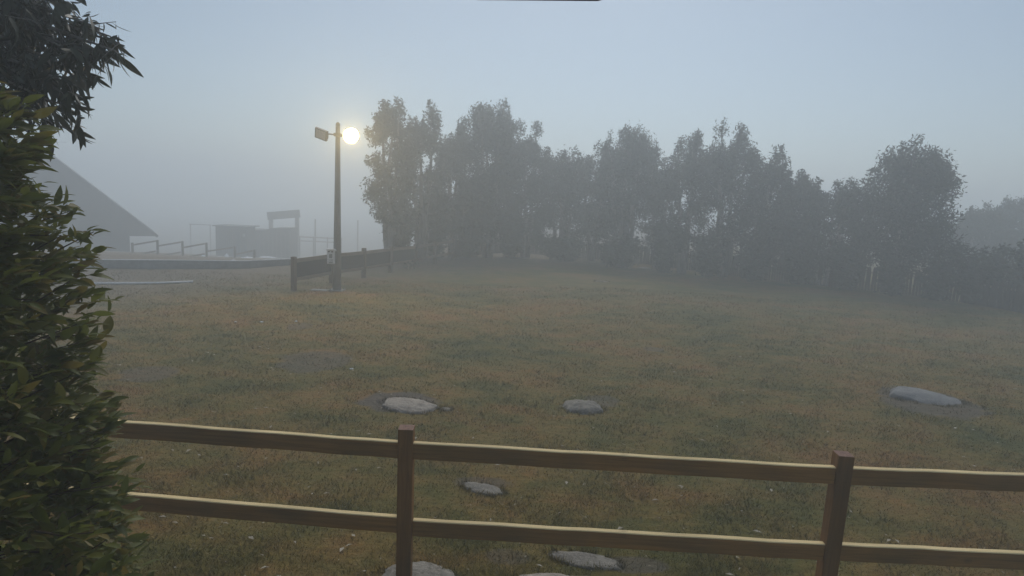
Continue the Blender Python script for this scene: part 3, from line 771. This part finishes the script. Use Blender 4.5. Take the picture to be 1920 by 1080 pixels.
m = MB(); m.prism([(-wd / 2, -.1), (wd / 2, -.1), (wd / 2, h + .36), (wd * .05, h + .27), (-wd * .06, h + .03), (-wd / 2, h)], 0, 2.2); m.build('wall', M['dark'], sh)
for k in range(10):
    xx = -wd / 2 + wd * (k + .5) / 10
    m = MB(); m.box((xx, -.014, h * .48), (wd / 10 - .02, .024, h * .9)); m.build('board', M['darkz'], sh)
m = MB(); m.box((-wd * .28, 1.1, h + .035), (wd * .46, 2.5, .06)); m.build('roof', M['roof'], sh)
# gate frame with sign beam
GY = 70.0
ga, gb_ = at(508, 406, GY), at(557, 402, GY); z0 = gz(ga.x, ga.y)
gt = thing('gate_frame', 'tall timber gate frame with a broad blank sign board on top, above the shed', 'gate', ((ga.x + gb_.x) / 2, GY, z0))
c0 = Vector(gt.location)
for q in (ga, gb_):
    m = MB(); h = q.z - z0 + .2; m.box((0, 0, h / 2 - .1), (.38, .38, h + .2), bev=.01); m.build('post', M['fpost'], gt, loc=(q.x - c0.x, 0, 0))
d = gb_ - ga; m = MB(); m.box((0, 0, 0), (d.length + .7, .18, .88), bev=.01); m.build('sign_board', M['dark'], gt, loc=(ga + gb_) / 2 - c0 + Vector((.02, -.17, .08)), rot=(0, -math.atan2(d.z, d.x), 0))
m = MB(); m.tube([(0, 0, 0), (0, 0, .7)], [.03, .02], 6); m.build('finial_pole', M['steel'], gt, loc=(d.length * .42, 0, ga.z - z0 + .2))
# faint frame left of the kiosk
fa, fb = at(357, 421, 80), at(394, 421, 80); z0 = gz(fa.x, fa.y)
fr = thing('goal_frame', 'very faint open timber frame between the hut and the kiosk', 'frame', ((fa.x + fb.x) / 2, 80, z0)); c0 = Vector(fr.location)
for q in (fa, fb):
    m = MB(); h = q.z - z0; m.box((0, 0, h / 2 - .1), (.1, .1, h + .2)); m.build('post', M['fpost'], fr, loc=(q.x - c0.x, 0, 0))
m = MB(); m.box((0, 0, fa.z - z0 + .05), (fb.x - fa.x + .3, .12, .1)); m.build('beam', M['dark'], fr)
# fence behind the gate and two lone poles
for px, top, Y, lab in ((591, 411, 70.0, 'faint thin timber post just left of the lamp pole'), (671, 413, 76.0, 'faint thin timber post between lamp pole and gum trees')):
    q = at(px, top, Y); z0 = gz(q.x, q.y); m = MB(); h = q.z - z0
    m.tube([(0, 0, -.2), (0, 0, h)], [.085, .07], 8); o = m.build('timber_post', M['fpost'], None, True, loc=(q.x, Y, z0)); tag(o, lab, 'post', 'thin posts in the fog')
ra, rb = at(562, 444, 70), at(640, 447, 70); z0 = gz(ra.x, ra.y)
rf = thing('far_rail_fence', 'very faint low rail fence right of the gate frame', 'fence', (ra.x, 70, z0)); c0 = Vector(rf.location)
for k in range(4):
    q = ra.lerp(rb, k / 3); h = q.z - z0 + .08; m = MB(); m.box((0, 0, h / 2 - .05), (.1, .1, h + .1)); m.build('post', M['fpost'], rf, loc=(q.x - c0.x, 0, 0))
for z_ in (ra.z - z0, ra.z - z0 - .45):
    d = rb - ra; m = MB(); m.box((d.length / 2, -.08, z_), (d.length, .04, .12)); m.build('rail', M['fgrey'], rf)
# leftovers of snow
def snow(px, py, L_, W_, H_, label, seed, Y=None):
    q = spot(px, py) if Y is None else at(px, py, Y)
    if Y is not None: q.z = gz(q.x, q.y)
    bm = bmesh.new(); bmesh.ops.create_icosphere(bm, subdivisions=3, radius=1)
    for v in bm.verts:
        n = v.co.copy(); r = 1 + .35 * noise.noise(n * 1.7 + Vector((seed, 0, 0))) + .15 * noise.noise(n * 4 + Vector((0, seed, 0)))
        v.co = Vector((n.x * r * L_ / 2, n.y * r * W_ / 2, n.z * r * H_))
    me = bpy.data.meshes.new('snow_patch'); bm.to_mesh(me); bm.free(); me.materials.append(M['snow']); me.polygons.foreach_set('use_smooth', [True] * len(me.polygons))
    o = bpy.data.objects.new('snow_patch', me); C.objects.link(o); o.location = q + Vector((0, 0, -H_ * .15)); tag(o, label, 'snow', 'old snow left on the ground')
snow(438, 490.5, .45, .22, .09, 'bright white snow strip lying on the low retaining edge', 1.0)
snow(500, 482, 1.3, 1.4, .16, 'broad thin snow sheet in front of the shed', 2.0, 50)
snow(462, 482, 1.0, .9, .14, 'thin snow sheet at the right end of the stepped fence', 3.0, 44)
snow(425, 478, .36, .4, .30, 'upright grey snow lump in front of the kiosk', 4.0, 54)
snow(381, 476, .3, .3, .12, 'small snow lump beside the third post of the stepped fence', 5.0, 43)
snow(411, 478, .5, .4, .10, 'small low snow streak left of the kiosk door', 6.0, 52)
snow(549, 467, .5, .5, .14, 'small snow lump at the foot of the gate frame', 7.0, 64)
snow(515, 475.5, .3, .3, .10, 'tiny snow lump at the right corner of the shed', 8.0, 57)
snow(442, 604, .07, .05, .025, 'leftmost white fleck of the row on the grass before the lamp pole', 9.0)
snow(490, 604, .09, .06, .03, 'middle white fleck of the row on the grass before the lamp pole', 10.0)
snow(555, 603, .07, .05, .03, 'right white fleck of the row on the grass before the lamp pole', 11.0)
snow(659, 692, .08, .05, .02, 'lone white fleck on the brown grass below the lamp pole', 12.0)

# ------------------------------------------------------------------ near shrub and overhanging gum at left
def leaf_mesh(ln, wd, bend, fold, rows=4):
    vs = []; fs = []
    for i in range(rows + 1):
        t = i / rows; wl_ = wd * math.sin(math.pi * (.06 + .90 * t) ** .85) if 0 < i < rows else wd * .06
        x = ln * t; zc = -bend * ln * t * t
        vs += [(x, -wl_, zc + fold * wl_), (x, 0, zc), (x, wl_, zc + fold * wl_)]
    for i in range(rows):
        b = i * 3; fs += [(b, b + 3, b + 4, b + 1), (b + 1, b + 4, b + 5, b + 2)]
    return np.array(vs, np.float32), fs
def frames(d, rg, up_bias):
    """axes for leaves that point along d, faces roughly up"""
    u = d / np.linalg.norm(d, axis=1)[:, None]
    up = np.tile(np.array([0, 0, 1.0]), (len(u), 1)) * up_bias + rg.normal(size=u.shape) * .5
    s = np.cross(up, u); s /= np.linalg.norm(s, axis=1)[:, None]; n = np.cross(u, s)
    return u, s, n
def plant_leaves(parent, P, D, ln, wd, bend, fold, mt, rg, up_bias, score, nobj=290):
    """the best-seen leaves become single objects, the others one joined part"""
    u, s, n = frames(D, rg, up_bias); sc_ = .5 + .95 * rg.random(len(P)) ** 1.3
    order = np.argsort(-score); single = np.zeros(len(P), bool); single[order[:nobj]] = True
    base, fs = leaf_mesh(ln, wd, bend, fold, 4)
    protos = []
    for k in range(3):
        vb, fb_ = leaf_mesh(ln, wd * (.9 + .1 * k), bend * (.5 + .5 * k), fold, 5)
        me = bpy.data.meshes.new('leaf'); me.from_pydata([tuple(v) for v in vb], [], fb_); me.materials.append(M[mt]); me.polygons.foreach_set('use_smooth', [True] * len(me.polygons)); protos.append(me)
    pinv = Vector(parent.location)
    for i in np.nonzero(single)[0]:
        o = bpy.data.objects.new('leaf', protos[i % 3]); C.objects.link(o); o.parent = parent
        Mx = Matrix(((u[i, 0], s[i, 0], n[i, 0], P[i, 0] - pinv.x), (u[i, 1], s[i, 1], n[i, 1], P[i, 1] - pinv.y), (u[i, 2], s[i, 2], n[i, 2], P[i, 2] - pinv.z), (0, 0, 0, 1)))
        o.matrix_local = Mx @ Matrix.Scale(float(sc_[i]), 4)
    r = np.nonzero(~single)[0]
    R = np.stack([u[r], s[r], n[r]], 2)                       # (k,3,3)
    V = np.einsum('kij,vj->kvi', R, base) * sc_[r][:, None, None] + (P[r] - np.array(pinv))[:, None, :]
    nv = len(base); F_ = (np.array(fs)[None] + (np.arange(len(r)) * nv)[:, None, None]).reshape(-1, 4)
    o = np_mesh('foliage', V.reshape(-1, 3), F_, M[mt], parent, np.repeat(rg.random(len(r)), nv), True)
    o['kind'] = 'stuff'
def to_px(P):
    d = P - np.array(EYE); zc = d @ np.array(FWD); return 960 + F_PX * (d @ np.array(CX)) / zc, 540 - F_PX * (d @ np.array(CU)) / zc, zc

rg = np.random.default_rng(77); rd = random.Random(77)
SX, SY = -2.98, 2.55
shr = thing('broadleaf_shrub', 'big dark green leafy shrub filling the left side from top to bottom', 'shrub', (SX, SY, gz(SX, SY)))
def shrub_r(z, a):
    """radius of the shrub's outline at height z"""
    t = max(0, min(1, z / 3.50)); r = 1.20 * (1 - .42 * max(0, (t - .36) / .64) ** 1.1) * (.90 + .10 * min(1, t / .2))
    if z > 3.1: r *= math.sqrt(max(.02, 1 - ((z - 3.1) / .45) ** 2)) 
    return r + .09 * math.sin(3 * a + z * 2.1) + .06 * math.sin(7 * a - z * 4.3 + 1) + .03 * math.sin(z * 13 + a * 5)
P = []; D = []; sm = MB()
for k in range(3300):
    z_ = 3.50 * rd.random() ** .9 + .03; a = rd.uniform(-math.pi, math.pi) if rd.random() < .35 else rd.uniform(-1.7, .9)
    R_ = shrub_r(z_, a); f = 1 - .34 * rd.random() ** 1.6
    if rd.random() < .12: f *= 1 + .06 * rd.random()
    tip = np.array([SX + math.cos(a) * R_ * f, SY + math.sin(a) * R_ * f, z_ * (1 if z_ < 3 else .9 + .1 * f)])
    outw = np.array([math.cos(a), math.sin(a), rd.uniform(-.05, .8)]); outw /= np.linalg.norm(outw)
    twl = rd.uniform(.12, .25); n_l = rd.randint(6, 10)
    if k % 5 == 0: sm.tube([tuple(tip - outw * twl * 1.5 - np.array([SX, SY, 0])), tuple(tip - np.array([SX, SY, 0]))], [.005, .002], 4, cap=False)
    for j in range(n_l):
        t = (j + rd.random()) / n_l; b = tip - outw * twl * (1 - t)
        sd = np.array([rd.gauss(0, 1), rd.gauss(0, 1), rd.gauss(0, .7) + .1]); dd = outw * (.35 + .9 * t) + sd * .55
        P.append(b); D.append(dd)
P = np.array(P); D = np.array(D)
px_, py_, zc = to_px(P)
vis = (px_ > 0) & (px_ < 300) & (py_ < 1080) & (py_ > 100)
score = np.where(vis, -zc + .012 * px_ + .4 * rg.random(len(P)), -1e9)
plant_leaves(shr, P, D, .086, .0165, .2, .3, 'shrubleaf', rg, 1.0, score)
for k in range(7):
    a = k * .9; sm.tube([(math.cos(a) * .1, math.sin(a) * .1, -.1), (math.cos(a) * .35, math.sin(a) * .35, 1.4), (math.cos(a) * .5, math.sin(a) * .5, 2.9)], [.035, .022, .008], 7)
sm.build('branch', M['twig'], shr, True)

# overhanging gum: trunk out of the picture at left, drooping branches into it
TX, TY = -4.6, 4.1
og = thing('overhanging_gum_tree', 'dark drooping gum leaves hanging into the top left corner against the sky', 'tree', (TX, TY, gz(TX, TY)))
tb = MB(); tb.tube([(0, 0, -.2), (.1, 0, 1.5), (0, .1, 3.4), (.25, 0, 5.2), (.3, 0, 6.6)], [.17, .15, .12, .08, .03], 10)
P = []; D = []
limb_px = [(255, 100, 3.5), (215, 70, 3.5), (240, 110, 3.45), (200, 130, 3.5), (205, 165, 3.5), (190, 215, 3.45),  # limb tips in the picture (x, y, distance)
 (228, 82, 3.5), (150, 60, 3.6), (100, 30, 3.7), (60, 90, 3.8), (185, 200, 3.5), (150, 150, 3.55), (110, 130, 3.6), (120, 205, 3.5), (60, 210, 3.7), (80, 160, 3.7), (160, 262, 3.5), (120, 245, 3.45), (20, 120, 3.8), (30, 50, 3.9), (95, 235, 3.5),
 (135, 100, 3.5), (175, 110, 3.5), (165, 175, 3.45), (140, 185, 3.5), (90, 190, 3.6), (120, 160, 3.6), (70, 130, 3.6), (10, 180, 3.7), (40, 160, 3.7), (190, 95, 3.5), (100, 60, 3.5), (150, 20, 3.6), (80, 5, 3.6), (20, 10, 3.6), (130, -20, 3.6), (60, -30, 3.7)]
o0 = Vector(og.location)
for (x_, y_, Yd) in limb_px:
    tip = at(x_ - 22, y_ - 14, Yd) ; st = Vector((TX + .15, TY, min(5.6, tip.z + .3 - .1 * rd.random())))
    mid = st.lerp(tip, .55) + Vector((0, 0, .16 + .1 * rd.random()))
    tb.tube([st - o0, mid - o0, tip - o0], [.03, .016, .004], 6, cap=False)
    for s in range(9):
        t = .56 + .44 * (s + rd.random()) / 9; q = mid.lerp(tip, (t - .5) * 2)
        tw = Vector((rd.uniform(-.2, .9), rd.uniform(-.8, .5), rd.uniform(-.6, .25))).normalized() * rd.uniform(.10, .20); e = q + tw
        if s % 2 == 0: tb.tube([q - o0, e - o0], [.004, .002], 4, cap=False)
        for j in range(9):
            f = (j + rd.random()) / 9; P.append(np.array(q + tw * f)); D.append(np.array([tw.x * 2 + rd.gauss(.12, .35), tw.y * 2 + rd.gauss(0, .35), -.75 + rd.gauss(0, .38)]))
tb.build('trunk', M['bark'], og, True)
P = np.array(P); D = np.array(D); px_, py_, zc = to_px(P)
vis = (px_ > 0) & (py_ > 0) & (py_ < 300)
score = np.where(vis, px_ * .01 + rg.random(len(P)), -1e9)
plant_leaves(og, P, D, .105, .0125, .22, .2, 'gumleaf', rg, .25, score)

# ------------------------------------------------------------------ made-up bar over the camera, in place of its own hood
m = MB(); q0 = at(888, 2.5, .95); q1 = at(1128, 4.5, .95)
wd = (q1 - q0).length
m.box((0, -1.1, .075), (wd, 2.2, .15), bev=.006)
o = m.build('camera_hood_bar', M['dark']); o.location = (q0 + q1) / 2; o.rotation_euler = (0, -math.atan2((q1 - q0).z, (q1 - q0).x), 0)
tag(o, 'dark camera hood bar just showing at the middle of the top edge of the photo', 'beam')  # not a roof beam: made-up bar in place of the camera's own hood
